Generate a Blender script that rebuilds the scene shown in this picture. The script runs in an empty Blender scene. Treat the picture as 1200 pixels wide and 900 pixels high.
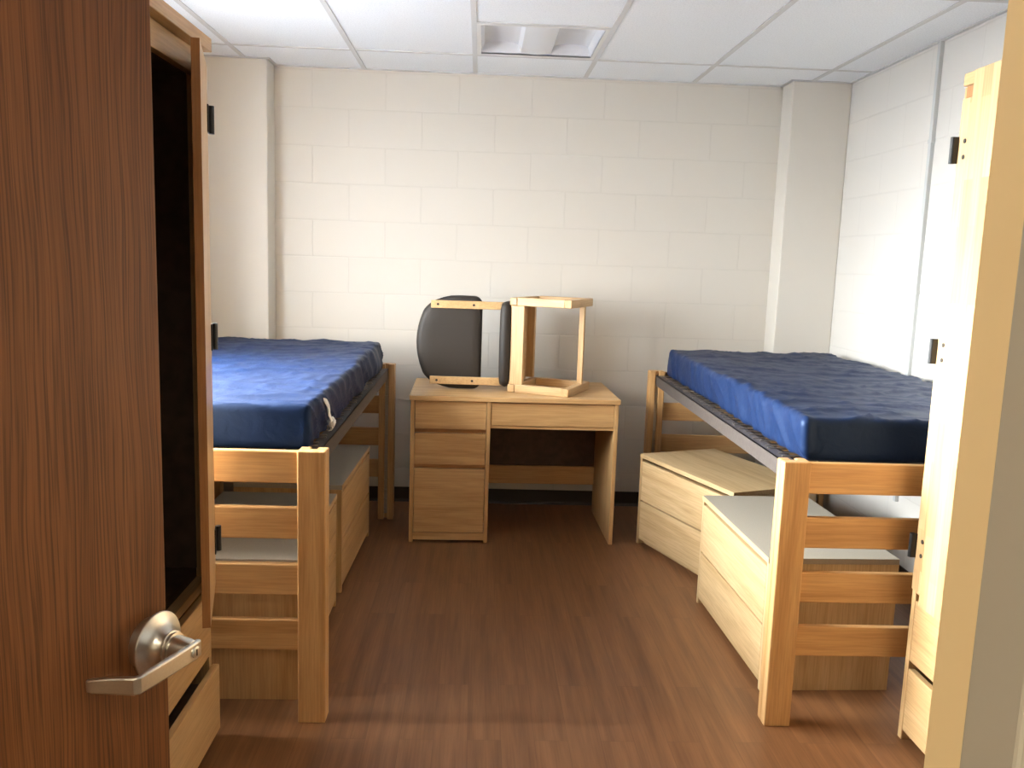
import bpy, bmesh, math, random
from mathutils import Vector, Matrix, noise
random.seed(4)
S = bpy.context.scene
C = S.collection
R = math.radians

# ------------------------------------------------------------------ materials
def mat(name):
    m = bpy.data.materials.new(name); m.use_nodes = True
    nt = m.node_tree; b = nt.nodes['Principled BSDF']
    return m, nt, b
def N(nt, t, **kw):
    n = nt.nodes.new(t)
    for k, v in kw.items():
        if k in n.inputs: n.inputs[k].default_value = v
        else: setattr(n, k, v)
    return n
def L(nt, a, b): nt.links.new(a, b)
def coords(nt, scale, rot=(0, 0, 0), randomise=True):
    tc = N(nt, 'ShaderNodeTexCoord')
    mp = N(nt, 'ShaderNodeMapping'); mp.inputs['Scale'].default_value = scale; mp.inputs['Rotation'].default_value = rot
    if randomise:
        oi = N(nt, 'ShaderNodeObjectInfo'); mu = N(nt, 'ShaderNodeMath', operation='MULTIPLY'); mu.inputs[1].default_value = 37.0
        ad = N(nt, 'ShaderNodeVectorMath', operation='ADD')
        L(nt, oi.outputs['Random'], mu.inputs[0]); L(nt, tc.outputs['Object'], ad.inputs[0]); L(nt, mu.outputs[0], ad.inputs[1])
        L(nt, ad.outputs[0], mp.inputs['Vector'])
    else: L(nt, tc.outputs['Object'], mp.inputs['Vector'])
    return mp.outputs['Vector']
def ramp(nt, fac, stops):
    r = N(nt, 'ShaderNodeValToRGB'); e = r.color_ramp.elements
    while len(e) < len(stops): e.new(0.5)
    for el, (p, c) in zip(e, stops): el.position = p; el.color = (*c, 1)
    L(nt, fac, r.inputs['Fac']); return r.outputs['Color']
def mix(nt, a, b, fac, mode='MIX'):
    m = N(nt, 'ShaderNodeMix', data_type='RGBA', blend_type=mode)
    if isinstance(fac, (int, float)): m.inputs[0].default_value = fac
    else: L(nt, fac, m.inputs[0])
    for s, v in ((m.inputs[6], a), (m.inputs[7], b)):
        if isinstance(v, tuple): s.default_value = (*v, 1)
        else: L(nt, v, s)
    return m.outputs[2]
def bump(nt, b, h, strength, dist=0.002):
    n = N(nt, 'ShaderNodeBump'); n.inputs['Strength'].default_value = strength; n.inputs['Distance'].default_value = dist
    L(nt, h, n.inputs['Height']); L(nt, n.outputs['Normal'], b.inputs['Normal']); return n

AX = {'x': 0, 'y': 1, 'z': 2}
WOODS = {}
def wood(kind, axis):
    """Clear-finished wood or wood laminate with its grain along one axis."""
    if (kind, axis) in WOODS: return WOODS[kind, axis]
    light, mid, dark, rough = {
        'honey': ((.66, .415, .19), (.57, .335, .138), (.45, .245, .09), .42),
        'maple': ((.64, .43, .215), (.56, .36, .165), (.46, .275, .115), .42),
        'laminate': ((.66, .49, .275), (.58, .41, .215), (.46, .30, .14), .45),
        'desk': ((.60, .385, .18), (.53, .325, .14), (.42, .24, .095), .42),
        'edge': ((.44, .22, .085), (.37, .175, .062), (.28, .12, .04), .45),
    }[kind]
    m, nt, b = mat('wood_%s_%s' % (kind, axis))
    sc = [11.0, 11.0, 11.0]; sc[AX[axis]] = 0.9
    v = coords(nt, sc)
    n1 = N(nt, 'ShaderNodeTexNoise'); n1.inputs['Scale'].default_value = 1.6; n1.inputs['Detail'].default_value = 5; n1.inputs['Distortion'].default_value = .8
    L(nt, v, n1.inputs['Vector'])
    sc2 = [130.0, 130.0, 130.0]; sc2[AX[axis]] = 5
    v2 = coords(nt, sc2)
    n2 = N(nt, 'ShaderNodeTexNoise'); n2.inputs['Scale'].default_value = 1.5; n2.inputs['Detail'].default_value = 3
    L(nt, v2, n2.inputs['Vector'])
    c = ramp(nt, n1.outputs['Fac'], [(.25, dark), (.48, mid), (.75, light)])
    c2 = ramp(nt, n2.outputs['Fac'], [(.35, (.72, .66, .6)), (.6, (1, 1, 1))])
    L(nt, mix(nt, c, c2, .55, 'MULTIPLY'), b.inputs['Base Color'])
    b.inputs['Roughness'].default_value = rough
    bump(nt, b, n2.outputs['Fac'], .08)
    WOODS[kind, axis] = m
    return m
def glued_wood(name, light, dark):
    """Edge-glued rubberwood staves standing upright, each stave its own tone."""
    m, nt, b = mat(name)
    tc = N(nt, 'ShaderNodeTexCoord'); sp = N(nt, 'ShaderNodeSeparateXYZ'); cb = N(nt, 'ShaderNodeCombineXYZ')
    L(nt, tc.outputs['Object'], sp.inputs[0]); L(nt, sp.outputs['Z'], cb.inputs['X']); L(nt, sp.outputs['Y'], cb.inputs['Y'])
    br = N(nt, 'ShaderNodeTexBrick', offset=.37); L(nt, cb.outputs[0], br.inputs['Vector'])
    for k, v in (('Scale', 1), ('Brick Width', .34), ('Row Height', .042), ('Mortar Size', .0), ('Bias', 0)): br.inputs[k].default_value = v
    br.inputs['Color1'].default_value = (*light, 1); br.inputs['Color2'].default_value = (*dark, 1); br.inputs['Mortar'].default_value = (*dark, 1)
    v = coords(nt, (60, 60, 3)); n = N(nt, 'ShaderNodeTexNoise'); n.inputs['Scale'].default_value = 2; L(nt, v, n.inputs['Vector'])
    c = ramp(nt, n.outputs['Fac'], [(.3, (.75, .68, .6)), (.6, (1, 1, 1))])
    L(nt, mix(nt, br.outputs['Color'], c, .6, 'MULTIPLY'), b.inputs['Base Color']); b.inputs['Roughness'].default_value = .42
    return m
def plain(name, col, rough=.5, metal=0.0, noise_amt=0.0, nscale=40, bmp=0.0):
    m, nt, b = mat(name)
    b.inputs['Base Color'].default_value = (*col, 1); b.inputs['Roughness'].default_value = rough; b.inputs['Metallic'].default_value = metal
    if noise_amt or bmp:
        v = coords(nt, (1, 1, 1)); n = N(nt, 'ShaderNodeTexNoise'); n.inputs['Scale'].default_value = nscale; n.inputs['Detail'].default_value = 4
        L(nt, v, n.inputs['Vector'])
        if noise_amt:
            c = ramp(nt, n.outputs['Fac'], [(.3, tuple(x * (1 - noise_amt) for x in col)), (.7, tuple(min(1, x * (1 + noise_amt)) for x in col))])
            L(nt, c, b.inputs['Base Color'])
        if bmp: bump(nt, b, n.outputs['Fac'], bmp)
    return m
def block_wall(name, horiz, phase, col=(.66, .63, .57)):
    """Painted concrete block: 16 x 8 inch units with shallow joints."""
    m, nt, b = mat(name)
    tc = N(nt, 'ShaderNodeTexCoord'); sp = N(nt, 'ShaderNodeSeparateXYZ'); cb = N(nt, 'ShaderNodeCombineXYZ')
    L(nt, tc.outputs['Object'], sp.inputs[0])
    ad = N(nt, 'ShaderNodeMath', operation='ADD'); ad.inputs[1].default_value = phase + 40.64
    L(nt, sp.outputs[horiz], ad.inputs[0]); L(nt, ad.outputs[0], cb.inputs['X'])
    az = N(nt, 'ShaderNodeMath', operation='ADD'); az.inputs[1].default_value = 2.032 + .003
    L(nt, sp.outputs['Z'], az.inputs[0]); L(nt, az.outputs[0], cb.inputs['Y'])
    br = N(nt, 'ShaderNodeTexBrick', offset=.5); L(nt, cb.outputs[0], br.inputs['Vector'])
    for k, v in (('Scale', 1), ('Brick Width', .4064), ('Row Height', .2032), ('Mortar Size', .005), ('Mortar Smooth', .6)): br.inputs[k].default_value = v
    c2 = tuple(x * .985 for x in col)
    br.inputs['Color1'].default_value = (*col, 1); br.inputs['Color2'].default_value = (*c2, 1)
    br.inputs['Mortar'].default_value = (*(x * .955 for x in col), 1)
    L(nt, br.outputs['Color'], b.inputs['Base Color']); b.inputs['Roughness'].default_value = .5
    n = N(nt, 'ShaderNodeTexNoise'); n.inputs['Scale'].default_value = 130; L(nt, tc.outputs['Object'], n.inputs['Vector'])
    inv = N(nt, 'ShaderNodeMath', operation='MULTIPLY_ADD'); inv.inputs[1].default_value = -1.0
    sc = N(nt, 'ShaderNodeMath', operation='MULTIPLY'); sc.inputs[1].default_value = .25
    L(nt, n.outputs['Fac'], sc.inputs[0]); L(nt, br.outputs['Fac'], inv.inputs[0]); L(nt, sc.outputs[0], inv.inputs[2])
    bump(nt, b, inv.outputs[0], .32, .003)
    return m

M = {}
M['paint'] = plain('cream_wall_paint', (.66, .63, .57), .5, bmp=.06, nscale=140)
M['wall_back'] = block_wall('painted_block_back', 'X', .951)
M['wall_side'] = block_wall('painted_block_side', 'Y', .11, (.68, .66, .62))
M['rabbet'] = plain('lit_frame_paint', (.92, .74, .42), .45, bmp=.03, nscale=300)  # frame paint in its lit tone, the light put into the colour
M['stop'] = plain('shaded_frame_paint', (.44, .42, .35), .45, bmp=.03, nscale=300)  # same frame paint in its shaded tone, shade put into the colour
M['shade_panel'] = plain('shade_brown_panel', (.075, .045, .030), .6, noise_amt=.25, nscale=25)  # dark brown carries the shade inside wardrobes and behind the desk
M['grey_top'] = plain('grey_beige_laminate', (.36, .32, .255), .5, noise_amt=.06, nscale=220)
M['black'] = plain('black_hinge_metal', (.012, .012, .012), .45)
M['hole'] = plain('screw_head', (.03, .022, .016), .6)
M['vinylbase'] = plain('black_vinyl_base', (.030, .022, .016), .45)
M['deck'] = plain('grey_brown_angle_steel', (.085, .07, .062), .5, .25, noise_amt=.15, nscale=60)
M['spring'] = plain('bright_spring_steel', (.40, .35, .28), .45, 1.0)
M['nickel'] = plain('satin_nickel', (.66, .64, .58), .3, 1.0, noise_amt=.04, nscale=300)
M['upholstery'] = plain('dark_brown_vinyl', (.021, .016, .012), .6, bmp=.10, nscale=260)
M['raceway'] = plain('grey_raceway', (.52, .54, .54), .5)
M['tag'] = plain('white_plastic_tag', (.85, .84, .80), .5)
M['tbar'] = plain('ceiling_bar_white', (.60, .61, .62), .5)
M['troffer'] = plain('troffer_grey_white', (.74, .76, .80), .5)
M['basket'] = plain('troffer_basket', (.74, .76, .79), .5, bmp=.3, nscale=500)
M['trimwhite'] = plain('window_frame_white', (.72, .72, .70), .4)
M['ext'] = plain('outdoor_ground', (.38, .39, .41), .9, noise_amt=.3, nscale=2)
M['glued'] = glued_wood('edge_glued_rubberwood', (.68, .47, .25), (.50, .31, .14))
M['glueddoor'] = glued_wood('edge_glued_door', (.66, .45, .235), (.52, .325, .15))

def ceiling_tile():
    m, nt, b = mat('mineral_fibre_tile')
    v = coords(nt, (1, 1, 1), randomise=False)
    n = N(nt, 'ShaderNodeTexNoise'); n.inputs['Scale'].default_value = 160; n.inputs['Detail'].default_value = 6; L(nt, v, n.inputs['Vector'])
    L(nt, ramp(nt, n.outputs['Fac'], [(.3, (.76, .80, .84)), (.55, (.87, .91, .95))]), b.inputs['Base Color'])
    b.inputs['Roughness'].default_value = .9; bump(nt, b, n.outputs['Fac'], .3)
    return m
M['tile'] = ceiling_tile()

def floor_mat():
    m, nt, b = mat('wood_look_plank_floor')
    tc = N(nt, 'ShaderNodeTexCoord'); sp = N(nt, 'ShaderNodeSeparateXYZ'); cb = N(nt, 'ShaderNodeCombineXYZ')
    L(nt, tc.outputs['Object'], sp.inputs[0]); L(nt, sp.outputs['Y'], cb.inputs['X']); L(nt, sp.outputs['X'], cb.inputs['Y'])
    br = N(nt, 'ShaderNodeTexBrick', offset=.37); L(nt, cb.outputs[0], br.inputs['Vector'])
    for k, v in (('Scale', 1), ('Brick Width', .92), ('Row Height', .102), ('Mortar Size', .0008), ('Mortar Smooth', .2)): br.inputs[k].default_value = v
    br.inputs['Color1'].default_value = (0, 0, 0, 1); br.inputs['Color2'].default_value = (1, 1, 1, 1); br.inputs['Mortar'].default_value = (.3, .3, .3, 1)
    # narrow strips inside each plank, and long streaky grain
    mp = N(nt, 'ShaderNodeMapping'); mp.inputs['Scale'].default_value = (24, 1.1, 1); L(nt, tc.outputs['Object'], mp.inputs['Vector'])
    off = N(nt, 'ShaderNodeVectorMath', operation='MULTIPLY_ADD'); off.inputs[1].default_value = (0, 13, 0)
    L(nt, br.outputs['Color'], off.inputs[0]); L(nt, mp.outputs[0], off.inputs[2])
    n1 = N(nt, 'ShaderNodeTexNoise'); n1.inputs['Scale'].default_value = 1.0; n1.inputs['Detail'].default_value = 6; n1.inputs['Roughness'].default_value = .62; L(nt, off.outputs[0], n1.inputs['Vector'])
    mp2 = N(nt, 'ShaderNodeMapping'); mp2.inputs['Scale'].default_value = (180, 5, 1); L(nt, tc.outputs['Object'], mp2.inputs['Vector'])
    n2 = N(nt, 'ShaderNodeTexNoise'); n2.inputs['Scale'].default_value = 1; n2.inputs['Detail'].default_value = 3; L(nt, mp2.outputs[0], n2.inputs['Vector'])
    c = ramp(nt, n1.outputs['Fac'], [(.28, (.140, .061, .0245)), (.5, (.198, .089, .036)), (.72, (.252, .119, .050))])
    c = mix(nt, c, ramp(nt, br.outputs['Color'], [(0, (.86, .84, .82)), (1, (1.0, 1.0, 1.0))]), .7, 'MULTIPLY')
    c = mix(nt, c, ramp(nt, n2.outputs['Fac'], [(.35, (.7, .66, .62)), (.6, (1, 1, 1))]), .5, 'MULTIPLY')
    c = mix(nt, c, (.12, .052, .022), br.outputs['Fac'])
    L(nt, c, b.inputs['Base Color']); b.inputs['Roughness'].default_value = .42
    b.inputs['Specular IOR Level'].default_value = .4
    bump(nt, b, n2.outputs['Fac'], .06)
    return m
M['floor'] = floor_mat()

def oak_door():
    """Red-brown stained oak veneer: upright grain with dark pores and slow cathedrals."""
    m, nt, b = mat('stained_oak_veneer')
    v = coords(nt, (1, 1, 1), randomise=False)
    warp = N(nt, 'ShaderNodeTexNoise'); warp.inputs['Scale'].default_value = 1.0; warp.inputs['Detail'].default_value = 2
    mpw = N(nt, 'ShaderNodeMapping'); mpw.inputs['Scale'].default_value = (5, 5, 1.6); L(nt, v, mpw.inputs['Vector']); L(nt, mpw.outputs[0], warp.inputs['Vector'])
    sub = N(nt, 'ShaderNodeVectorMath', operation='MULTIPLY_ADD'); sub.inputs[1].default_value = (.05, 0, 0)
    L(nt, warp.outputs['Color'], sub.inputs[0]); L(nt, v, sub.inputs[2])
    def streak(sx, sz, detail):
        mp = N(nt, 'ShaderNodeMapping'); mp.inputs['Scale'].default_value = (sx, sx, sz); L(nt, sub.outputs[0], mp.inputs['Vector'])
        n = N(nt, 'ShaderNodeTexNoise'); n.inputs['Scale'].default_value = 1; n.inputs['Detail'].default_value = detail; L(nt, mp.outputs[0], n.inputs['Vector'])
        return n.outputs['Fac']
    a = streak(12, .6, 3); p = streak(330, 4.5, 3); q = streak(210, .45, 2)
    c = ramp(nt, a, [(.25, (.165, .060, .016)), (.5, (.195, .074, .021)), (.75, (.225, .090, .028))])
    c = mix(nt, c, ramp(nt, q, [(.40, (.62, .55, .5)), (.56, (1.05, 1.05, 1.05))]), .5, 'MULTIPLY')
    c = mix(nt, c, ramp(nt, p, [(.40, (.30, .24, .2)), (.52, (1, 1, 1))]), .6, 'MULTIPLY')
    L(nt, c, b.inputs['Base Color']); b.inputs['Roughness'].default_value = .5; b.inputs['Specular IOR Level'].default_value = .3
    bump(nt, b, p, .1)
    return m
M['oak'] = oak_door()

def nylon():
    m, nt, b = mat('navy_mattress_cover')
    b.inputs['Base Color'].default_value = (.0074, .0178, .057, 1)
    b.inputs['Roughness'].default_value = .45; b.inputs['Specular IOR Level'].default_value = .24
    b.inputs['Sheen Weight'].default_value = .0
    b.inputs['Specular Tint'].default_value = (.42, .62, 1.0, 1)
    v = coords(nt, (1, 1, 1)); n = N(nt, 'ShaderNodeTexNoise'); n.inputs['Scale'].default_value = 18; n.inputs['Detail'].default_value = 5; n.inputs['Distortion'].default_value = 1.2
    L(nt, v, n.inputs['Vector']); bump(nt, b, n.outputs['Fac'], .42, .006)
    return m
M['nylon'] = nylon()

def glass():
    m = bpy.data.materials.new('window_glass'); m.use_nodes = True; nt = m.node_tree; nt.nodes.clear()
    o = N(nt, 'ShaderNodeOutputMaterial'); t = N(nt, 'ShaderNodeBsdfTransparent'); g = N(nt, 'ShaderNodeBsdfGlossy'); g.inputs['Roughness'].default_value = .02
    x = N(nt, 'ShaderNodeMixShader'); x.inputs[0].default_value = .07; t.inputs['Color'].default_value = (.95, .97, .97, 1)
    L(nt, t.outputs[0], x.inputs[1]); L(nt, g.outputs[0], x.inputs[2]); L(nt, x.outputs[0], o.inputs['Surface'])
    return m
M['glass'] = glass()

# ------------------------------------------------------------------ mesh helpers
class MB:
    def __init__(s): s.bm = bmesh.new()
    def box(s, x0, x1, y0, y1, z0, z1, mtx=None):
        vs = [s.bm.verts.new((x, y, z)) for x in (x0, x1) for y in (y0, y1) for z in (z0, z1)]
        if mtx:
            for v in vs: v.co = mtx @ v.co
        for f in ((0, 1, 3, 2), (4, 6, 7, 5), (0, 4, 5, 1), (2, 3, 7, 6), (0, 2, 6, 4), (1, 5, 7, 3)): s.bm.faces.new([vs[i] for i in f])
        return s
    def cyl(s, a, b, r, r2=None, seg=20):
        a, b = Vector(a), Vector(b); r2 = r if r2 is None else r2
        q = (b - a).to_track_quat('Z', 'Y')
        ra = [s.bm.verts.new(a + q @ Vector((r * math.cos(2 * math.pi * i / seg), r * math.sin(2 * math.pi * i / seg), 0))) for i in range(seg)]
        rb = [s.bm.verts.new(b + q @ Vector((r2 * math.cos(2 * math.pi * i / seg), r2 * math.sin(2 * math.pi * i / seg), 0))) for i in range(seg)]
        for i in range(seg): s.bm.faces.new((ra[i], ra[(i + 1) % seg], rb[(i + 1) % seg], rb[i]))
        s.bm.faces.new(ra[::-1]); s.bm.faces.new(rb)
        return s
    def prism(s, pts, axis, a, b):
        """Extrude a 2-D outline between a and b along an axis ('x': pts are (y,z), 'y': (x,z), 'z': (x,y))."""
        def P(p, t): return {'x': (t, p[0], p[1]), 'y': (p[0], t, p[1]), 'z': (p[0], p[1], t)}[axis]
        va = [s.bm.verts.new(P(p, a)) for p in pts]; vb = [s.bm.verts.new(P(p, b)) for p in pts]
        n = len(pts)
        for i in range(n): s.bm.faces.new((va[i], va[(i + 1) % n], vb[(i + 1) % n], vb[i]))
        s.bm.faces.new(va[::-1]); s.bm.faces.new(vb)
        return s
    def lathe(s, prof, origin, axis, seg=40):
        q = Vector(axis).to_track_quat('Z', 'Y'); o = Vector(origin); rings = []
        for r, h in prof: rings.append([s.bm.verts.new(o + q @ Vector((r * math.cos(2 * math.pi * i / seg), r * math.sin(2 * math.pi * i / seg), h))) for i in range(seg)])
        for A, B in zip(rings, rings[1:]):
            for i in range(seg): s.bm.faces.new((A[i], A[(i + 1) % seg], B[(i + 1) % seg], B[i]))
        s.bm.faces.new(rings[0][::-1]); s.bm.faces.new(rings[-1])
        return s
    def build(s, name, m, parent=None, bevel=0.0, smooth=False, seg=2, label=None):
        bmesh.ops.recalc_face_normals(s.bm, faces=s.bm.faces[:])
        me = bpy.data.meshes.new(name); s.bm.to_mesh(me); s.bm.free()
        if smooth:
            me.polygons.foreach_set('use_smooth', [True] * len(me.polygons))
        o = bpy.data.objects.new(name, me); C.objects.link(o); me.materials.append(m)
        if parent: o.parent = parent
        if bevel:
            bv = o.modifiers.new('bevel', 'BEVEL'); bv.width = bevel; bv.segments = seg; bv.limit_method = 'ANGLE'; bv.angle_limit = R(40)
            if smooth: bv.harden_normals = False
        if label: o['label'] = label
        return o
def smooth_angle(o, ang=35):
    me = o.data
    me.polygons.foreach_set('use_smooth', [True] * len(me.polygons))
    bm = bmesh.new(); bm.from_mesh(me)
    for e in bm.edges:
        if len(e.link_faces) == 2 and e.calc_face_angle(0) > R(ang): e.smooth = False
    bm.to_mesh(me); bm.free(); return o
def thing(name, label, cat, loc=(0, 0, 0), rz=0, group=None):
    o = bpy.data.objects.new(name, None); C.objects.link(o); o.empty_display_size = .1
    o.location = loc; o.rotation_euler = (0, 0, rz); o['label'] = label; o['category'] = cat
    if group: o['group'] = group
    return o
def struct(o, label=None, cat=None):
    o['kind'] = 'structure'
    if label: o['label'] = label
    if cat: o['category'] = cat
    return o

# ------------------------------------------------------------------ room shell
XL, XR, YF, YB, ZC = -1.50, 2.00, .307, 4.97, 2.4495
YH = -1.7                                    # far wall of the hall behind the camera
struct(MB().box(XL - .2, XR + .2, YH - .1, YB + .2, -.1, 0).build('floor', M['floor']), 'reddish brown wood look plank floor', 'floor')
struct(MB().box(XL - .2, XR + .2, YB, YB + .2, 0, ZC + .15).build('wall_back', M['wall_back']), 'cream painted block wall behind the desk', 'wall')
struct(MB().box(XR, XR + .2, YH, YB, 0, ZC + .15).build('wall_right', M['wall_side']), 'cream painted block wall beside the bed with a raceway', 'wall')
WY0, WY1, WZ0, WZ1 = 2.10, 3.85, .90, 2.04   # window opening in the left wall
struct(MB().box(XL - .2, XL, YH, WY0, 0, ZC + .15).box(XL - .2, XL, WY1, YB, 0, ZC + .15)
       .box(XL - .2, XL, WY0, WY1, 0, WZ0).box(XL - .2, XL, WY0, WY1, WZ1, ZC + .15).build('wall_left', M['wall_side']), 'cream painted block wall with the window', 'wall')
JX, JL = .180, -.738                          # right and left jambs of the doorway
struct(MB().box(JX + .03, XR, .13, YF, 0, ZC + .15).box(XL, JL - .03, .13, YF, 0, ZC + .15).box(JL - .03, JX + .03, .13, YF, 2.16, ZC + .15).build('wall_front', M['paint']), 'cream wall around the doorway', 'wall')
struct(MB().box(XL - .2, XR + .2, YH - .2, YH, 0, ZC + .15).build('wall_hall', M['paint']), 'cream hall wall behind the doorway', 'wall')
# pilasters in the back corners
struct(MB().box(XL, -1.158, 4.80, YB, 0, ZC).build('wall_left_pilaster', M['paint'], bevel=.006), 'smooth cream pilaster in the back corner behind the left bed', 'pilaster')
struct(MB().box(1.675, XR, 4.80, YB, 0, ZC).build('wall_right_pilaster', M['paint'], bevel=.006), 'smooth cream pilaster in the back corner behind the right bed', 'pilaster')
# black cove base
struct(MB().box(-1.158, 1.675, YB - .006, YB, 0, .085).prism([(YB - .02, 0), (YB - .006, 0), (YB - .006, .014)], 'x', -1.158, 1.675).build('baseboard_back', M['vinylbase']), 'dark vinyl base along the back wall', 'baseboard')
struct(MB().box(XR - .006, XR, YF, 4.80, 0, .085).build('baseboard_right', M['vinylbase']), 'dark vinyl base along the right wall', 'baseboard')
struct(MB().box(XL, XL + .006, YF, 4.80, 0, .085).build('baseboard_left', M['vinylbase']), 'dark vinyl base along the window wall', 'baseboard')
# ceiling with an opening for the light
TX, TP, CY = -.0541, .6096, 4.518
lx0, lx1, ly0, ly1 = TX + .012, TX + TP - .012, CY - TP + .012, CY - .012
struct(MB().box(XL - .2, lx0, YH - .1, YB + .1, ZC, ZC + .02).box(lx1, XR + .2, YH - .1, YB + .1, ZC, ZC + .02)
       .box(lx0, lx1, YH - .1, ly0, ZC, ZC + .02).box(lx0, lx1, ly1, YB + .1, ZC, ZC + .02).build('ceiling', M['tile']), 'white mineral fibre tile ceiling', 'ceiling')
g = MB()
for i in range(-2, 4):
    g.box(TX + i * TP - .012, TX + i * TP + .012, YF, YB, ZC - .004, ZC)
for y in (CY, CY - 2 * TP, CY - 4 * TP, CY - 6 * TP):
    if y > YF: g.box(XL, XR, y - .012, y + .012, ZC - .0035, ZC)
g.box(TX, TX + TP, CY - TP - .012, CY - TP + .012, ZC - .0035, ZC)
g.box(-1.158, 1.675, YB - .02, YB, ZC - .005, ZC).box(XR - .02, XR, YF, 4.80, ZC - .005, ZC).box(XL, XL + .02, YF, 4.80, ZC - .005, ZC)
g.box(1.655, XR, 4.78, 4.80, ZC - .005, ZC).box(1.655, 1.675, 4.80, YB, ZC - .005, ZC).box(XL, -1.138, 4.78, 4.80, ZC - .005, ZC).box(-1.158, -1.138, 4.80, YB, ZC - .005, ZC)
struct(g.build('trim_1', M['tbar']), 'white metal grid of the tile ceiling', 'ceiling grid')

# recessed two-lamp ceiling light, switched off
t = thing('ceiling_light', 'square recessed ceiling light, switched off, with two grey coves', 'ceiling light', ((lx0 + lx1) / 2, (ly0 + ly1) / 2, ZC))
w = (lx1 - lx0) / 2; dp = .07
f = MB()
for a in ((-w, -w + .02, -w, w), (w - .02, w, -w, w), (-w + .02, w - .02, -w, -w + .02), (-w + .02, w - .02, w - .02, w)): f.box(a[0], a[1], a[2], a[3], -.003, .006)
f.build('frame', M['trimwhite'], t)
p = MB()
wi = w - .02
def cove(x0, x1, n=14):
    return [(x0 + (x1 - x0) * i / n, .012 + (dp - .02) * math.sin(math.pi * i / n) ** .2) for i in range(n + 1)]
for a, b in ((-wi, -.075), (.075, wi)):
    pts = cove(a, b); p.prism(pts + [(b, dp), (a, dp)], 'y', -wi, wi)
p.box(-wi, wi, -wi - .012, -wi, 0, dp).box(-wi, wi, wi, wi + .012, 0, dp).box(-wi - .012, -wi, -wi, wi, 0, dp).box(wi, wi + .012, -wi, wi, 0, dp)
p.build('reflector', M['troffer'], t)
MB().prism([(-.075, .012)] + [(-.075 + .15 * i / 12, .012 - .008 * math.sin(math.pi * i / 12) + .0) for i in range(1, 12)] + [(.075, .012), (.075, .06), (-.075, .06)], 'y', -wi, wi).build('lamp_basket', M['basket'], t)

# window in the left wall
wn = struct(thing('window_1', 'tall white framed window on the wall beside the left bed', 'window', (XL - .1, 0, 0)))
f = MB()
for a in ((WY0, WY0 + .05, WZ0, WZ1), (WY1 - .05, WY1, WZ0, WZ1), (WY0 + .05, WY1 - .05, WZ0, WZ0 + .05), (WY0 + .05, WY1 - .05, WZ1 - .05, WZ1)): f.box(-.03, .03, a[0], a[1], a[2], a[3])
ym = (WY0 + WY1) / 2; f.box(-.025, .025, ym - .025, ym + .025, WZ0 + .05, WZ1 - .05)
f.build('window_frame', M['trimwhite'], wn, bevel=.003)
for a, b in ((WY0 + .05, ym - .025), (ym + .025, WY1 - .05)): MB().box(-.003, .003, a, b, WZ0 + .05, WZ1 - .05).build('pane', M['glass'], wn)
MB().box(.03, .115, WY0, WY1, WZ0 - .02, WZ0 + .0).build('window_sill', M['trimwhite'], wn, bevel=.003)
struct(MB().box(-40, XL - .25, -30, 40, -3.2, -3.0).build('ground_outside', M['ext']), 'pale concrete ground outside the window', 'ground')  # unseen concrete ground, kept pale to bounce light onto the ceiling

# doorway frame
jf = struct(thing('trim_2', 'painted metal doorway frame with a tan lit-tone rebate and taupe shade-tone stop', 'door frame', (0, 0, 0)))
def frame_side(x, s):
    MB().box(*sorted((x, x + s * .03)), .26, YF, 0, 2.13).build('rebate', M['rabbet'], jf, label='tan rebate of the frame, in its lit tone')
    MB().box(*sorted((x - s * .016, x + s * .03)), .232, .26, 0, 2.114).build('stop', M['stop'], jf, bevel=.0015, label='taupe door stop of the frame, in its shaded tone')
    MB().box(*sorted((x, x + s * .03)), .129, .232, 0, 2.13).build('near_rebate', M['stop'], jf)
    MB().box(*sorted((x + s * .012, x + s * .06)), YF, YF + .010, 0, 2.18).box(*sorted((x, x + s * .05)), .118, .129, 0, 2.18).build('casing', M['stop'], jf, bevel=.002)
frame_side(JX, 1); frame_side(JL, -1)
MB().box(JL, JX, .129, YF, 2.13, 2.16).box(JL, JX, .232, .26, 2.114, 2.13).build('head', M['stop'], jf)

# the oak door, swung into the room
TH = R(20)
dr = struct(thing('door_1', 'red brown oak veneer door standing open with a nickel lever', 'door', (-.73, YF, 0), R(90) - TH))
MB().box(0, .90, 0, .044, .012, 2.115).build('door_leaf', M['oak'], dr, bevel=.0015)
hs, hz = .86, .917
hd = bpy.data.objects.new('door_handle', None); C.objects.link(hd); hd.parent = dr; hd.location = (hs, 0, hz); hd.empty_display_size = .05
hd['label'] = 'satin nickel lever handle with a key slot'
o = MB().lathe([(.034, 0), (.034, .017), (.0445, .0172), (.0445, .0195), (.0435, .0205), (.032, .0235), (.025, .028), (.0215, .034), (.0205, .039), (.0225, .0395), (.0225, .0415), (.0205, .042), (.0205, .046), (.0175, .0465)], (0, 0, 0), (0, -1, 0), 48).build('rose', M['nickel'], hd)
smooth_angle(o, 30)
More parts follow.
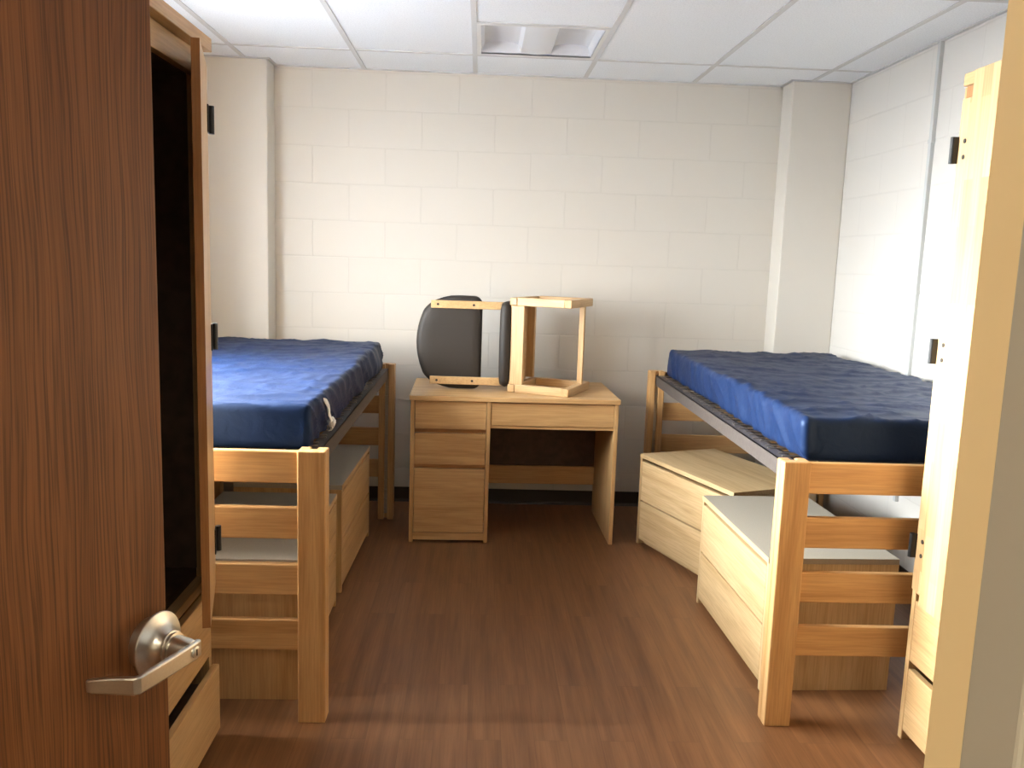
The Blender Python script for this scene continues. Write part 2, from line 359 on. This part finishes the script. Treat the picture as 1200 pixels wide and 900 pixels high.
# lever: tapering hub, flat bar towards the hinge, return bent back to the door
lv = MB()
lv.lathe([(.0172, .044), (.0172, .052), (.0158, .066), (.0140, .0745)], (0, 0, 0), (0, -1, 0), 32)
secs = [  # x, y(outward -), half height, half thickness, z drop, yaw
    ((0.0135, -0.0730), .0115, .0042), ((0.0040, -0.0745), .0125, .0042), ((-0.0226, -0.0745), .0122, .0042), ((-0.0768, -0.0735), .0118, .0042), ((-0.0972, -0.0725), .0116, .0042),
    ((-0.1017, -0.0690), .0116, .0042), ((-0.1051, -0.0580), .0112, .0042), ((-0.1113, -0.0410), .0105, .004), ((-0.1198, -0.0230), .0090, .0036), ((-0.1220, -0.0170), .0075, .003)]
rings = []
for i, ((x, y), hh, ht) in enumerate(secs):
    x0, y0 = secs[max(0, i - 1)][0]; x1, y1 = secs[min(len(secs) - 1, i + 1)][0]
    d = Vector((x1 - x0, y1 - y0)).normalized(); nrm = Vector((-d.y, d.x))
    zc = -.0
    rings.append([lv.bm.verts.new((x + nrm.x * ht * a, y + nrm.y * ht * a, zc + hh * b)) for a, b in ((-1, -.85), (-1, .85), (-.6, 1), (.6, 1), (1, .85), (1, -.85), (.6, -1), (-.6, -1))])
for A, B in zip(rings, rings[1:]):
    for i in range(8): lv.bm.faces.new((A[i], A[(i + 1) % 8], B[(i + 1) % 8], B[i]))
lv.bm.faces.new(rings[0]); lv.bm.faces.new(rings[-1][::-1])
o = lv.build('lever', M['nickel'], hd, bevel=.0008); smooth_angle(o, 32)
o = MB().lathe([(.0078, .0775), (.0078, .0802), (.0066, .0808)], (0, 0, 0), (0, -1, 0), 28).build('key_cylinder', M['nickel'], hd); smooth_angle(o, 30)
MB().box(-.0011, .0011, -.0812, -.0806, -.0045, .0045).build('key_slot', M['hole'], hd)
# latch face on the door edge
MB().box(.8995, .9012, .010, .034, hz - .03, hz + .03).build('latch_plate', M['nickel'], dr)

# wall raceway on the right wall
t = thing('wall_raceway', 'thin grey cable raceway running down the right wall above the bed', 'raceway', (XR, 3.87, 0))
MB().box(-.018, 0, -.012, .012, .37, ZC - .006).build('channel', M['raceway'], t, bevel=.002)
for z in (.62, 1.35, 2.02): MB().box(-.0195, 0, -.016, .016, z - .009, z + .009).build('clip', M['raceway'], t, bevel=.001)

# ------------------------------------------------------------------ beds
BL, BH, BW = 2.157, .861, 1.02
PW, PD = .084, .066                          # post width and depth
def make_bed(name, label, x_aisle, s, y0):
    """x_aisle: outer aisle-side face of the posts; s=+1 when the wall is towards +x."""
    t = thing(name, label, 'bed frame', (x_aisle, y0, 0), 0, 'loftable wooden bed frames')
    def bx(m, a, b, *r): return m.box(*sorted((s * a, s * b)), *r)
    for end in (0, 1):
        for xo in (0, BW - PW):
            m = MB()
            # outer board plus two flanges that leave a peg slot facing the middle of the bed
            if end == 0:
                bx(m, xo, xo + PW, 0, .036, 0, BH); bx(m, xo, xo + .033, .036, PD, 0, BH); bx(m, xo + PW - .033, xo + PW, .036, PD, 0, BH)
            else:
                bx(m, xo, xo + PW, BL - .036, BL, 0, BH); bx(m, xo, xo + .033, BL - PD, BL - .036, 0, BH); bx(m, xo + PW - .033, xo + PW, BL - PD, BL - .036, 0, BH)
            leg = m.build('leg', wood('honey', 'z'), t, bevel=.004)
            pg = MB(); yy = .052 if end == 0 else BL - .052
            pr_ = [(yy - .004, .03), (yy - .004, BH - .05)] if end == 0 else [(yy + .004, .03), (yy + .004, BH - .05)]
            q_ = 1 if end == 0 else -1
            for k in range(14, -1, -1):
                zc_ = .06 + k * .052
                pr_ += [(yy - .002 * q_, zc_ + .005), (yy + .007 * q_, zc_ + .005), (yy + .007 * q_, zc_ - .005), (yy - .002 * q_, zc_ - .005)]
            pg.prism(pr_, 'x', *sorted((s * (xo + .0335), s * (xo + PW - .0335))))
            pg.build('peg_strip', M['spring'], leg)
        for zt in (.857, .684, .507, .330):
            m = MB(); ya, yb = (.014, .038) if end == 0 else (BL - .038, BL - .014)
            bx(m, PW - .004, BW - PW + .004, ya, yb, zt - .098, zt)
            m.build('rail', wood('honey', 'x'), t, bevel=.004)
    # angle steel deck hung between the ends
    zt = .838
    for xo, q in ((.036, 1), (BW - .036, -1)):
        m = MB(); bx(m, xo, xo + q * .0035, PD - .014, BL - PD + .014, zt - .054, zt); bx(m, xo, xo + q * .042, PD - .0, BL - PD + .0, zt - .0035, zt)
        m.build('side_rail', M['deck'], t)
    for ya, yb in ((PD + .002, PD + .0055), (BL - PD - .0055, BL - PD - .002)):
        m = MB(); bx(m, .0395, BW - .0395, ya, yb, zt - .054, zt - .004); m.build('end_rail', M['deck'], t)
    # wire link mesh and the row of small springs that hang it from the side rails
    lk = bmesh.new(); bmesh.ops.create_grid(lk, x_segments=14, y_segments=30, size=1)
    for v in lk.verts: v.co = (s * (BW / 2 + v.co.x * (BW / 2 - .105)), BL / 2 + v.co.y * (BL / 2 - PD - .03), zt - .012)
    me = bpy.data.meshes.new('link_mesh'); lk.to_mesh(me); lk.free(); me.materials.append(M['deck'])
    lo = bpy.data.objects.new('link_mesh', me); C.objects.link(lo); lo.parent = t
    wf = lo.modifiers.new('wire', 'WIREFRAME'); wf.thickness = .008
    for xo, q in ((.036, 1), (BW - .036, -1)):
        pts = [(.112, PD + .03), (.112, BL - PD - .03), (.105, BL - PD - .03)]
        for j in range(33, -1, -1):
            y = PD + .05 + j * (BL - 2 * PD - .1) / 33 + .010 * math.sin(j * 2.7); e_ = .014 + .006 * ((j * 7) % 3)
            pts += [(.105, y + .004), (.036, y + .0035), (.034, y + .006), (e_, y + .006), (e_, y - .002), (.036, y - .002), (.105, y - .002)]
        pts += [(.105, PD + .03)]
        sp = MB(); sp.prism([(s * (xo + q * (a_ - .0)), b_) for a_, b_ in pts], 'z', zt + .0002, zt + .003); sp.build('spring_row', M['spring'], t)
    return t
make_bed('bed_frame', 'honey wood bed frame by the window, behind the wardrobe whose door stands ajar', -.441, -1, 2.5035)
make_bed('bed_frame', 'honey wood bed frame with post standing against askew chests, beside the raceway wall', .940, 1, 2.5135)

# ------------------------------------------------------------------ mattresses
def ridged(p, k=3): return (1 - abs(noise.noise(p))) ** k
def make_mattress(label, x0, x1, y0, y1, z0, z1, seed, s):
    nx, ny, nz = 60, 130, 12
    bm = bmesh.new(); vm = {}
    hx, hy, hz = (x1 - x0) / 2, (y1 - y0) / 2, (z1 - z0) / 2; r = .020
    off = Vector((seed * 7.3, seed * 3.1, seed))
    def V(i, j, k):
        key = (i, j, k)
        if key in vm: return vm[key]
        # crowd the lattice a little towards the edges
        def e(a, n): u = 2 * a / n - 1; return math.copysign(1 - (1 - abs(u)) ** 1.25, u)
        p = Vector((e(i, nx) * hx, e(j, ny) * hy, e(k, nz) * hz))
        q = Vector((max(-hx + r, min(hx - r, p.x)), max(-hy + r, min(hy - r, p.y)), max(-hz + r, min(hz - r, p.z))))
        d = p - q; nrm = d.normalized() if d.length > 1e-6 else Vector((0, 0, 0))
        if d.length > 1e-6: p = q + nrm * r
        top = max(0, nrm.z) if d.length > 1e-6 else 0
        side_x = abs(nrm.x); side_y = abs(nrm.y)
        h = 0
        if top > .02:
            a = Vector((p.x * 2.2, p.y * 6.5 + .9 * noise.noise(Vector((p.x * 2.5, p.y * 1.7, seed))), seed)) + off
            h += top * (.009 * ridged(a, 8) + .004 * noise.noise(Vector((p.x * 3, p.y * 2.2, seed * 2)) + off) - .003)
            b = Vector((p.x * 7, p.y * 9 + p.x * 3, seed + 5)) + off
            h += top * .006 * ridged(b, 11)
            h -= top * .010 * max(0, 1 - ((p.x / hx) ** 2 + (p.y / hy) ** 2))       # a slight hollow
        if side_x > .05:
            u = p.y + (p.z * s) * 1.1 + .05 * noise.noise(Vector((p.y * 4, p.z * 9, seed)))
            h += side_x * (.013 * ridged(Vector((u * 8, p.z * 2.5, seed + 9)) + off, 6) + .012 * noise.noise(Vector((p.y * 3, p.z * 6, seed)) + off) - .004)
            h += side_x * .006 * math.cos(p.z / hz * 1.5)
        if side_y > .05:
            h += side_y * (.003 * noise.noise(Vector((p.x * 6, p.z * 8, seed)) + off))
        p = p + nrm * h
        v = bm.verts.new(p); vm[key] = v; return v
    def quad(a, b, c, d): bm.faces.new((V(*a), V(*b), V(*c), V(*d)))
    for i in range(nx):
        for j in range(ny):
            quad((i, j, nz), (i + 1, j, nz), (i + 1, j + 1, nz), (i, j + 1, nz)); quad((i, j, 0), (i, j + 1, 0), (i + 1, j + 1, 0), (i + 1, j, 0))
    for i in range(nx):
        for k in range(nz):
            quad((i, 0, k), (i + 1, 0, k), (i + 1, 0, k + 1), (i, 0, k + 1)); quad((i, ny, k), (i, ny, k + 1), (i + 1, ny, k + 1), (i + 1, ny, k))
    for j in range(ny):
        for k in range(nz):
            quad((0, j, k), (0, j, k + 1), (0, j + 1, k + 1), (0, j + 1, k)); quad((nx, j, k), (nx, j + 1, k), (nx, j + 1, k + 1), (nx, j, k + 1))
    me = bpy.data.meshes.new('mattress'); bmesh.ops.recalc_face_normals(bm, faces=bm.faces[:]); bm.to_mesh(me); bm.free()
    me.polygons.foreach_set('use_smooth', [True] * len(me.polygons)); me.materials.append(M['nylon'])
    o = bpy.data.objects.new('mattress', me); C.objects.link(o); o.location = ((x0 + x1) / 2, (y0 + y1) / 2, (z0 + z1) / 2)
    o['label'] = label; o['category'] = 'mattress'; o['group'] = 'navy mattresses on the bed frames'
    return o
ml = make_mattress('navy covered mattress with a crumpled white tag on its side, shiny blue on top', -1.41, -.508, 2.595, 4.586, .842, .983, 1.0, 1)
mr = make_mattress('navy covered mattress with a dark top and a bright blue puckered side', 1.035, 1.925, 2.605, 4.596, .842, .985, 2.0, -1)
# white crumpled tag hanging on the mattress by the window
bm = bmesh.new(); path = [(.000, .10, .056, .004, .3), (.006, .098, .045, .010, .5), (.012, .104, .030, .011, .1), (.010, .112, .012, .010, -.4), (.013, .116, -.005, .009, .2), (.020, .120, -.018, .016, .8), (.022, .122, -.034, .018, .2), (.020, .130, -.050, .013, -.5), (.012, .128, -.058, .006, 0)]
rows = []
for (dx, dy, dz, hw, tw) in path:
    rows.append([bm.verts.new((.4575 + dx + .006 * math.sin(3 * u + tw * 4), -.870 + dy + hw * u * 1.0, dz + .006 * noise.noise(Vector((u * 4, dz * 60, 3))))) for u in (-1, -.6, -.2, .2, .6, 1)])
for A, B in zip(rows, rows[1:]):
    for i in range(5): bm.faces.new((A[i], A[i + 1], B[i + 1], B[i]))
me = bpy.data.meshes.new('tag'); bm.to_mesh(me); bm.free(); me.materials.append(M['tag'])
me.polygons.foreach_set('use_smooth', [True] * len(me.polygons))
tg = bpy.data.objects.new('tag', me); C.objects.link(tg); tg.parent = ml; tg['label'] = 'crumpled white tag'
so = tg.modifiers.new('t', 'SOLIDIFY'); so.thickness = .004; sb = tg.modifiers.new('s', 'SUBSURF'); sb.levels = sb.render_levels = 2
bl = MB(); bmesh.ops.create_icosphere(bl.bm, subdivisions=3, radius=.02)
for v in bl.bm.verts:
    n = v.co.normalized(); v.co = n * (.017 + .008 * noise.noise(n * 2.3 + Vector((4, 1, 2)))); v.co.z *= .95; v.co.x *= .7
bl.bm.verts.ensure_lookup_table()
for v in bl.bm.verts: v.co += Vector((.479, -.748, -.028))
bl.build('tag_knot', M['tag'], tg, smooth=True)

# ------------------------------------------------------------------ chests of drawers
CW, CD, CH = .772, .455, .475
def make_chest(label, loc, ang, top, body='laminate', open_by=(0, 0)):
    t = thing('drawer_chest', label, 'chest of drawers', (loc[0], loc[1], 0), R(ang), 'low two drawer chests under the beds')
    e = .018
    m = MB().box(0, e, 0, CD, .0, CH - .02).box(CW - e, CW, 0, CD, .0, CH - .02).box(e, CW - e, CD - .012, CD, .02, CH - .02).box(e, CW - e, .03, CD - .012, .02, .036).box(e, CW - e, .035, .05, 0, .02)
    m.build('carcass', wood(body, 'z'), t, bevel=.0012)
    m = MB().box(0, CW, -.001, CD, CH - .02, CH)
    m.build('top', top, t, bevel=.0015)
    MB().box(0.0005, CW - .0005, -.0025, -.0008, CH - .0195, CH - .0005).build('edge_band', wood(body, 'x'), t)
    z = [(.028, .228), (.236, .438)]
    for (a, b), op in zip(z, open_by):
        d = MB().box(e + .002, CW - e - .002, -op, .019 - op, a, b).build('drawer', wood(body, 'x'), t, bevel=.0012)
        MB().box(e + .02, CW - e - .02, .02 - op, .40 - op, a + .01, b - .03).build('drawer_box', wood('maple', 'x'), d)
    return t
make_chest('pale two drawer chest by the raceway wall, turned askew towards the desk, wood grain top', (.852, 4.290), -69.3, wood('laminate', 'x'))
make_chest('pale two drawer chest with grey top beside the honey bed post by the raceway wall', (.975, 3.515), -88.1, M['grey_top'])
make_chest('two drawer chest under the tagged mattress, close behind the slatted bed end', (-.553, 2.645), 90.3, M['grey_top'], 'desk')
make_chest('two drawer chest under the tagged mattress, on the side of the back wall', (-.556, 3.545), 88.6, M['grey_top'], 'desk')

# ------------------------------------------------------------------ desk
DW, DD, DH = 1.056, .611, .757
t = thing('desk', 'single pedestal wooden desk with four drawers against the back wall', 'desk', (-.3308, 4.2251, 0), .0183)
MB().box(0, DW, -.012, DD, DH - .024, DH).build('desk_top', wood('desk', 'x'), t, bevel=.002)
for a, nm in ((.006, 'side_panel'), (.385, 'side_panel'), (DW - .026, 'side_panel')):
    MB().box(a, a + .02, 0, DD - .02, 0, DH - .024).build(nm, wood('desk', 'z'), t, bevel=.0015)
def ddrawer(x0, x1, a, b, y=.004):
    d = MB().box(x0, x1, y, y + .019, a, b).build('drawer', wood('desk', 'x'), t, bevel=.0015)
    MB().box(x0 + .015, x1 - .015, y + .02, y + .45, a + .01, b - .035 if b - a > .12 else b - .02).build('drawer_box', wood('maple', 'x'), d)
ddrawer(.028, .383, .588, .730); ddrawer(.028, .383, .406, .566); ddrawer(.028, .383, .052, .384)
ddrawer(.407, DW - .028, .612, .728)
MB().box(.026, .385, .006, .024, .012, .049).build('toe_rail', wood('desk', 'x'), t)
MB().box(.405, DW - .026, .010, .03, .596, .610).build('drawer_rail', wood('desk', 'x'), t)
for z in (.568, .386): MB().box(.026, .385, .02, .035, z, z + .018).build('divider', wood('edge', 'x'), t)
MB().box(.405, DW - .026, DD - .045, DD - .027, .165, .27).build('back_rail', wood('desk', 'x'), t, bevel=.0015)
MB().box(.026, DW - .026, DD - .027, DD - .02, .255, DH - .024).build('back_panel', M['shade_panel'], t)  # panel in deep shade under the desk, shade put into the colour

# ------------------------------------------------------------------ chair lying on its side on the desk
def chair():
    t = bpy.data.objects.new('desk_chair', None); C.objects.link(t); t.empty_display_size = .1
    t['label'] = 'pale wood chair with dark padded seat and back, lying sideways on the desk'; t['category'] = 'chair'
    up = Vector((-.907, .42, 0)).normalized(); fw = Vector((-up.y * -1 * .0 + .42, .907, 0)).normalized()
    rt = Vector((0, 0, 1))
    Wc, Ls, Hf = .49, .345, .295
    # local x = chair right (stands up), y = forward, z = chair up; origin = rear floor corner of the lower frame
    t.matrix_world = Matrix(((rt.x, fw.x, up.x, .462), (rt.y, fw.y, up.y, 4.268), (rt.z, fw.z, up.z, .7575), (0, 0, 0, 1)))
    wm = wood('maple', 'z'); wy = wood('maple', 'y'); wx = wood('maple', 'x')
    k = .042
    for x in (0, Wc - k):
        MB().box(x, x + k, 0, .04, .038, Hf).build('leg', wm, t, bevel=.003)
        MB().box(x, x + k, Ls - .04, Ls, .038, Hf).build('leg', wm, t, bevel=.003)
        MB().box(x, x + k, -.004, Ls + .004, 0, .038).build('runner', wy, t, bevel=.004)
        MB().box(x + .002, x + k - .002, -.004, Ls + .004, Hf, Hf + .038).build('side_rail', wy, t, bevel=.003)
    MB().box(k, Wc - k, .002, .026, Hf - .04, Hf + .030).build('rear_rail', wx, t, bevel=.002)
    MB().box(k, Wc - k, Ls - .03, Ls - .006, Hf + .022, Hf + .078).build('front_rail', wx, t, bevel=.002)
    MB().box(k, Wc - k, Ls - .11, Ls - .088, .008, .036).build('stretcher', wx, t, bevel=.002)
    # seat: padded slab with a curved outline, resting on the side rails
    def pad(name, outline, thick, mtx, dome):
        bm = bmesh.new(); n = len(outline)
        lay = [(0, .86), (.006, .96), (thick * .5, 1.0), (thick - .008, .97), (thick, .88)]
        rings = [[bm.verts.new(mtx @ Vector((a * sc, b * sc, h))) for a, b in outline] for h, sc in lay]
        for A, B in zip(rings, rings[1:]):
            for i in range(n): bm.faces.new((A[i], A[(i + 1) % n], B[(i + 1) % n], B[i]))
        for ring, hh in ((rings[0], -.0), (rings[-1], thick + dome)):
            prev = ring
            for f in (.7, .35):
                z0 = lay[0][0] if ring is rings[0] else thick
                base = .86 if ring is rings[0] else .88
                cur = [bm.verts.new(mtx @ Vector((a * base * f, b * base * f, z0 + (hh - z0) * (1 - f * f)))) for a, b in outline]
                for i in range(n): bm.faces.new((prev[i], prev[(i + 1) % n], cur[(i + 1) % n], cur[i]))
                prev = cur
            bm.faces.new(prev)
        bmesh.ops.recalc_face_normals(bm, faces=bm.faces[:])
        me = bpy.data.meshes.new(name); bm.to_mesh(me); bm.free(); me.materials.append(M['upholstery'])
        me.polygons.foreach_set('use_smooth', [True] * len(me.polygons))
        o = bpy.data.objects.new(name, me); C.objects.link(o); o.parent = t
        return o
    def outline(hw, hh, curve_l, curve_r, rad, top_taper):
        """closed outline; u across (chair right), v along; rounded corners, bowed ends, tapering towards +v."""
        pts = []
        def corner(cx, cy, a0):
            for i in range(7):
                a = a0 + math.pi / 2 * i / 6; pts.append((cx + rad * math.cos(a), cy + rad * math.sin(a)))
        corner(hw - rad, hh - rad, 0); 
        for i in range(1, 8): pts.append((hw - rad - (2 * (hw - rad)) * i / 8, hh))
        corner(-hw + rad, hh - rad, math.pi / 2); 
        for i in range(1, 5): pts.append((-hw, hh - rad - (2 * (hh - rad)) * i / 5))
        corner(-hw + rad, -hh + rad, math.pi)
        for i in range(1, 8): pts.append((-hw + rad + (2 * (hw - rad)) * i / 8, -hh))
        corner(hw - rad, -hh + rad, 1.5 * math.pi)
        for i in range(1, 5): pts.append((hw, -hh + rad + (2 * (hh - rad)) * i / 5))
        out = []
        for u, v in pts:
            q = 1 - (u / hw) ** 2
            v2 = v + (curve_r * q if v > 0 else -curve_l * q) * abs(v) / hh
            taper = 1 - top_taper * max(0, (v / hh)) ** 1.6
            out.append((u * taper, v2))
        return out
    # seat plane tilts back a little: v along forward
    ms = Matrix.Translation((Wc / 2, .205, Hf + .062)) @ Matrix.Rotation(R(9), 4, 'X')
    pad('seat', outline(.222, .215, .012, .02, .035, .06), .062, ms, .012)
    MB().box(k - .01, Wc - k + .01, .01, Ls - .03, -.010, 0, Matrix.Translation((0, 0, Hf + .036)) @ Matrix.Rotation(R(7), 4, 'X')).build('seat_panel', wy, t)
    # backrest: reclined about 24 degrees
    rec = R(24)
    pos = Matrix.Translation((Wc / 2, .016, Hf + .060)) @ Matrix.Rotation(rec, 4, 'X')
    # in the reclined frame: x across, z along the back upward, y forward
    mb = pos @ Matrix.Translation((0, .016, .272)) @ Matrix(((1, 0, 0, 0), (0, 0, 1, 0), (0, 1, 0, 0), (0, 0, 0, 1)))
    pad('backrest', outline(.2435, .145, .0, .050, .045, .20), .045, mb, .012)
    for x in (-.197, .197):
        m = MB()
        pts = [(.0, .01), (.0, .44), (.016, .44), (.016, .01)]
        path = [(.050, -.10), (.020, -.045), (.006, 0), (0, .05), (0, .392)]
        rings = []
        for i, (y, z) in enumerate(path):
            rings.append([m.bm.verts.new(pos @ Vector((x + a * .020, y + b, z))) for a, b in ((-1, 0), (1, 0), (1, .015), (-1, .015))])
        for A, B in zip(rings, rings[1:]):
            for i in range(4): m.bm.faces.new((A[i], A[(i + 1) % 4], B[(i + 1) % 4], B[i]))
        m.bm.faces.new(rings[0][::-1]); m.bm.faces.new(rings[-1])
        sl = m.build('back_slat', wm, t, bevel=.0025)
        for z in (.172, .356):
            q = MB(); q.cyl(pos @ Vector((x, -.0012, z)), pos @ Vector((x, .002, z)), .0065, seg=14); q.build('bolt', M['hole'], sl)
    return t
chair()

# ------------------------------------------------------------------ wardrobes
def hinge(parent, x, y, z, s):
    h = MB().box(*sorted((x, x + s * .012)), y - .002, y + .006, z - .037, z + .037).cyl((x + s * .013, y + .006, z - .037), (x + s * .013, y + .006, z + .037), .0075, seg=14)
    for k in (-.0125, .0125): h.cyl((x + s * .013, y + .006, z + k - .001), (x + s * .013, y + .006, z + k + .001), .0082, seg=14)
    return h.build('hinge', M['black'], parent)
def make_wardrobe(label, xf, xb, y0, y1, s, door_deg, lower_open, grp='wooden wardrobes with two drawers'):
    """front plane x=xf looking towards -s ... s=+1 when the room lies towards +x."""
    t = thing('wardrobe', label, 'wardrobe', (xf, y0, 0), 0, grp)
    W = y1 - y0; D = abs(xf - xb); e = .022
    def bx(m, a, b, *r): return m.box(*sorted((-s * a, -s * b)), *r)     # a,b measured back from the front plane
    for q0, q1 in ((0, e), (W - e, W)):
        m = MB(); bx(m, 0, D, q0, q1, 0, 1.962); m.build('side_panel', wood('maple', 'z'), t, bevel=.0015)
    m = MB(); bx(m, D - .012, D, e, W - e, .03, 1.962); m.build('back_panel', M['shade_panel'], t)
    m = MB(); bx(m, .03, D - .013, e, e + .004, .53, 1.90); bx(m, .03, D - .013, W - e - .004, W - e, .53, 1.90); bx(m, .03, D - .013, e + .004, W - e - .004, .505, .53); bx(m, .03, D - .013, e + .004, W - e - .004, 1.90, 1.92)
    m.build('shade_lining', M['shade_panel'], t)  # dark sheets added to hold the shade of the interior
    m = MB(); bx(m, -.030 if s > 0 else -.004, D, -.004, W + .004, 1.965, 2.0); m.build('cornice', wood('maple', 'y'), t, bevel=.002)
    m = MB(); bx(m, 0, .022, e, W - e, 1.898, 1.962); m.build('top_rail', wood('maple', 'y'), t, bevel=.0015)
    m = MB(); bx(m, 0, .5, e, W - e, .478, .505); m.build('bottom_rail', wood('maple', 'y'), t, bevel=.0015)
    m = MB(); bx(m, .05, .065, e, W - e, 0, .03); m.build('plinth', wood('maple', 'y'), t)
    for (a, b), op in zip(((.034, .236), (.262, .455)), lower_open):
        m = MB(); bx(m, -op, .020 - op, e + .002, W - e - .002, a, b); d = m.build('drawer', wood('maple', 'y'), t, bevel=.002)
        m = MB(); bx(m, .021 - op, .45, e + .03, W - e - .03, a + .012, b - .05); m.build('drawer_box', M['shade_panel'], d)
    return t, bx, W
# by the window, its far door ajar
t, bx, W = make_wardrobe('wooden wardrobe beside the oak door, dark inside, its door ajar', -.765, -1.40, 1.52, 2.44, 1, 0, (.030, .004))
# far door swung out about nineteen degrees, hinged at the far edge
dv = bpy.data.objects.new('door', None); C.objects.link(dv); dv.parent = t; dv.location = (.019, W - .004, 0); dv.empty_display_size = .05
ang = math.atan2(-.683 - (-.759), 2.14 - 2.436)     # direction of the leaf from hinge to free edge (dx, dy)
ddir = Vector((.076, -.296)).normalized(); dv.rotation_euler = (0, 0, math.atan2(ddir.y, ddir.x))
# local x runs from hinge to free edge; outer face on +y side of local frame
MB().box(.0, .315, -.021, -.0008, .478, 1.930).build('door_leaf', wood('maple', 'z'), dv, bevel=.0015)
MB().box(.3152, .3172, -.021, -.0008, .478, 1.930).build('door_edge', wood('edge', 'z'), dv, label='brown end grain edge, shade put into its colour')  # end grain in browner wood, its shadow put into the colour
for z in (1.79, 1.20, .61):
    h = MB().box(-.012, .030, -.0008, .0025, z - .036, z + .036).cyl((-.010, .008, z - .037), (-.010, .008, z + .037), .008, seg=14); h.build('hinge', M['black'], dv)
m = MB(); bx(m, -.004, .016, .023, W - .405, .478, 1.930); m.build('door', wood('maple', 'z'), t, bevel=.0015)
# by the raceway wall, closed
t, bx, W = make_wardrobe('pale wooden wardrobe in the doorway corner, door closed, black hinges with screw heads', 1.352, 1.985, 1.55, 2.47, -1, 0, (0, 0))
m = MB(); bx(m, -.004, .018, W - .075, W, .486, 1.93); sl = m.build('stile', M['glued'], t, bevel=.0015)
m = MB(); bx(m, -.0045, .010, W - .055, W - .018, 1.93, 1.962); m.build('notch_block', wood('edge', 'z'), t)  # brown block put in for the shaded notch under the cornice
for z in (1.79, 1.215, .622):
    m = MB(); bx(m, -.018, .0, W - .004, W + .002, z - .037, z + .037); m.cyl((-.016, W + .004, z - .037), (-.016, W + .004, z + .037), .008, seg=14); m.build('hinge', M['black'], t)
    for k in (-.022, .022):
        m = MB(); m.cyl((-.0035, W - .035, z + k), (-.0060, W - .035, z + k), .0065, seg=14); m.build('screw', M['hole'], sl)
m = MB(); bx(m, -.020, -.0045, W - .46, W - .075, .46, 1.995); m.build('door', M['glueddoor'], t, bevel=.002)
m = MB(); bx(m, -.020, -.0045, .006, W - .464, .46, 1.995); m.build('door', M['glueddoor'], t, bevel=.002)

# ------------------------------------------------------------------ light
wd = bpy.data.worlds.new('overcast'); S.world = wd; wd.use_nodes = True; nt = wd.node_tree; bg = nt.nodes['Background']
tc = N(nt, 'ShaderNodeTexCoord'); sp = N(nt, 'ShaderNodeSeparateXYZ'); L(nt, tc.outputs['Generated'], sp.inputs[0])
cr = ramp(nt, sp.outputs['Z'], [(0.0, (.45, .45, .46)), (.1, (.46, .46, .47)), (1.0, (.42, .44, .48))]); 
dt = N(nt, 'ShaderNodeVectorMath', operation='DOT_PRODUCT'); dt.inputs[1].default_value = Vector((-.88, .34, .33)).normalized(); L(nt, tc.outputs['Generated'], dt.inputs[0])
gl = ramp(nt, dt.outputs['Value'], [(0.0, (0, 0, 0)), (.6, (.10, .10, .10)), (.82, (.8, .8, .8)), (1.0, (3.2, 3.2, 3.2))])     # bright sky patch shaped to light the right side of the room
L(nt, mix(nt, cr, gl, 1.0, 'ADD'), bg.inputs['Color'])
bg.inputs['Strength'].default_value = 66.0
pl = bpy.data.lights.new('window_portal', 'AREA'); pl.shape = 'RECTANGLE'; pl.size = WZ1 - WZ0; pl.size_y = WY1 - WY0; pl.cycles.is_portal = True
po = bpy.data.objects.new('window_portal', pl); C.objects.link(po); po.location = (XL - .16, (WY0 + WY1) / 2, (WZ0 + WZ1) / 2); po.rotation_euler = (0, R(-90), 0)
hl = bpy.data.lights.new('hall_fill', 'AREA'); hl.shape = 'SQUARE'; hl.size = .6; hl.energy = 27; hl.color = (1, .86, .66)  # unseen area fill added for light from the hall side
ho = bpy.data.objects.new('hall_fill', hl); C.objects.link(ho); ho.location = (.3, -.75, ZC - .02)

h2 = bpy.data.objects.new('hall_fill', hl); C.objects.link(h2); h2.location = (-1.1, -.55, ZC - .02)  # second unseen fill, added to brighten the door jamb

# ------------------------------------------------------------------ camera
F, PI_, YA, RO, H = 1007.818, .1456, .0414, .0332, 1.4465
fwd = Vector((math.sin(YA) * math.cos(PI_), math.cos(YA) * math.cos(PI_), -math.sin(PI_)))
rgt = Vector((math.cos(YA), -math.sin(YA), 0)); upv = rgt.cross(fwd)
c, s_ = math.cos(RO), math.sin(RO); r2 = c * rgt + s_ * upv; u2 = -s_ * rgt + c * upv
cd = bpy.data.cameras.new('camera'); cd.sensor_width = 36; cd.lens = F / 1200 * 36; cd.clip_start = .02
co = bpy.data.objects.new('camera', cd); C.objects.link(co)
co.matrix_world = Matrix(((r2.x, u2.x, -fwd.x, 0), (r2.y, u2.y, -fwd.y, 0), (r2.z, u2.z, -fwd.z, H), (0, 0, 0, 1)))
S.camera = co
S.view_settings.view_transform = 'Standard'; S.view_settings.look = 'None'; S.view_settings.gamma = 1; S.view_settings.use_curve_mapping = False
S.view_settings.exposure = -0.06
S.cycles.max_bounces = 12; S.cycles.diffuse_bounces = 6
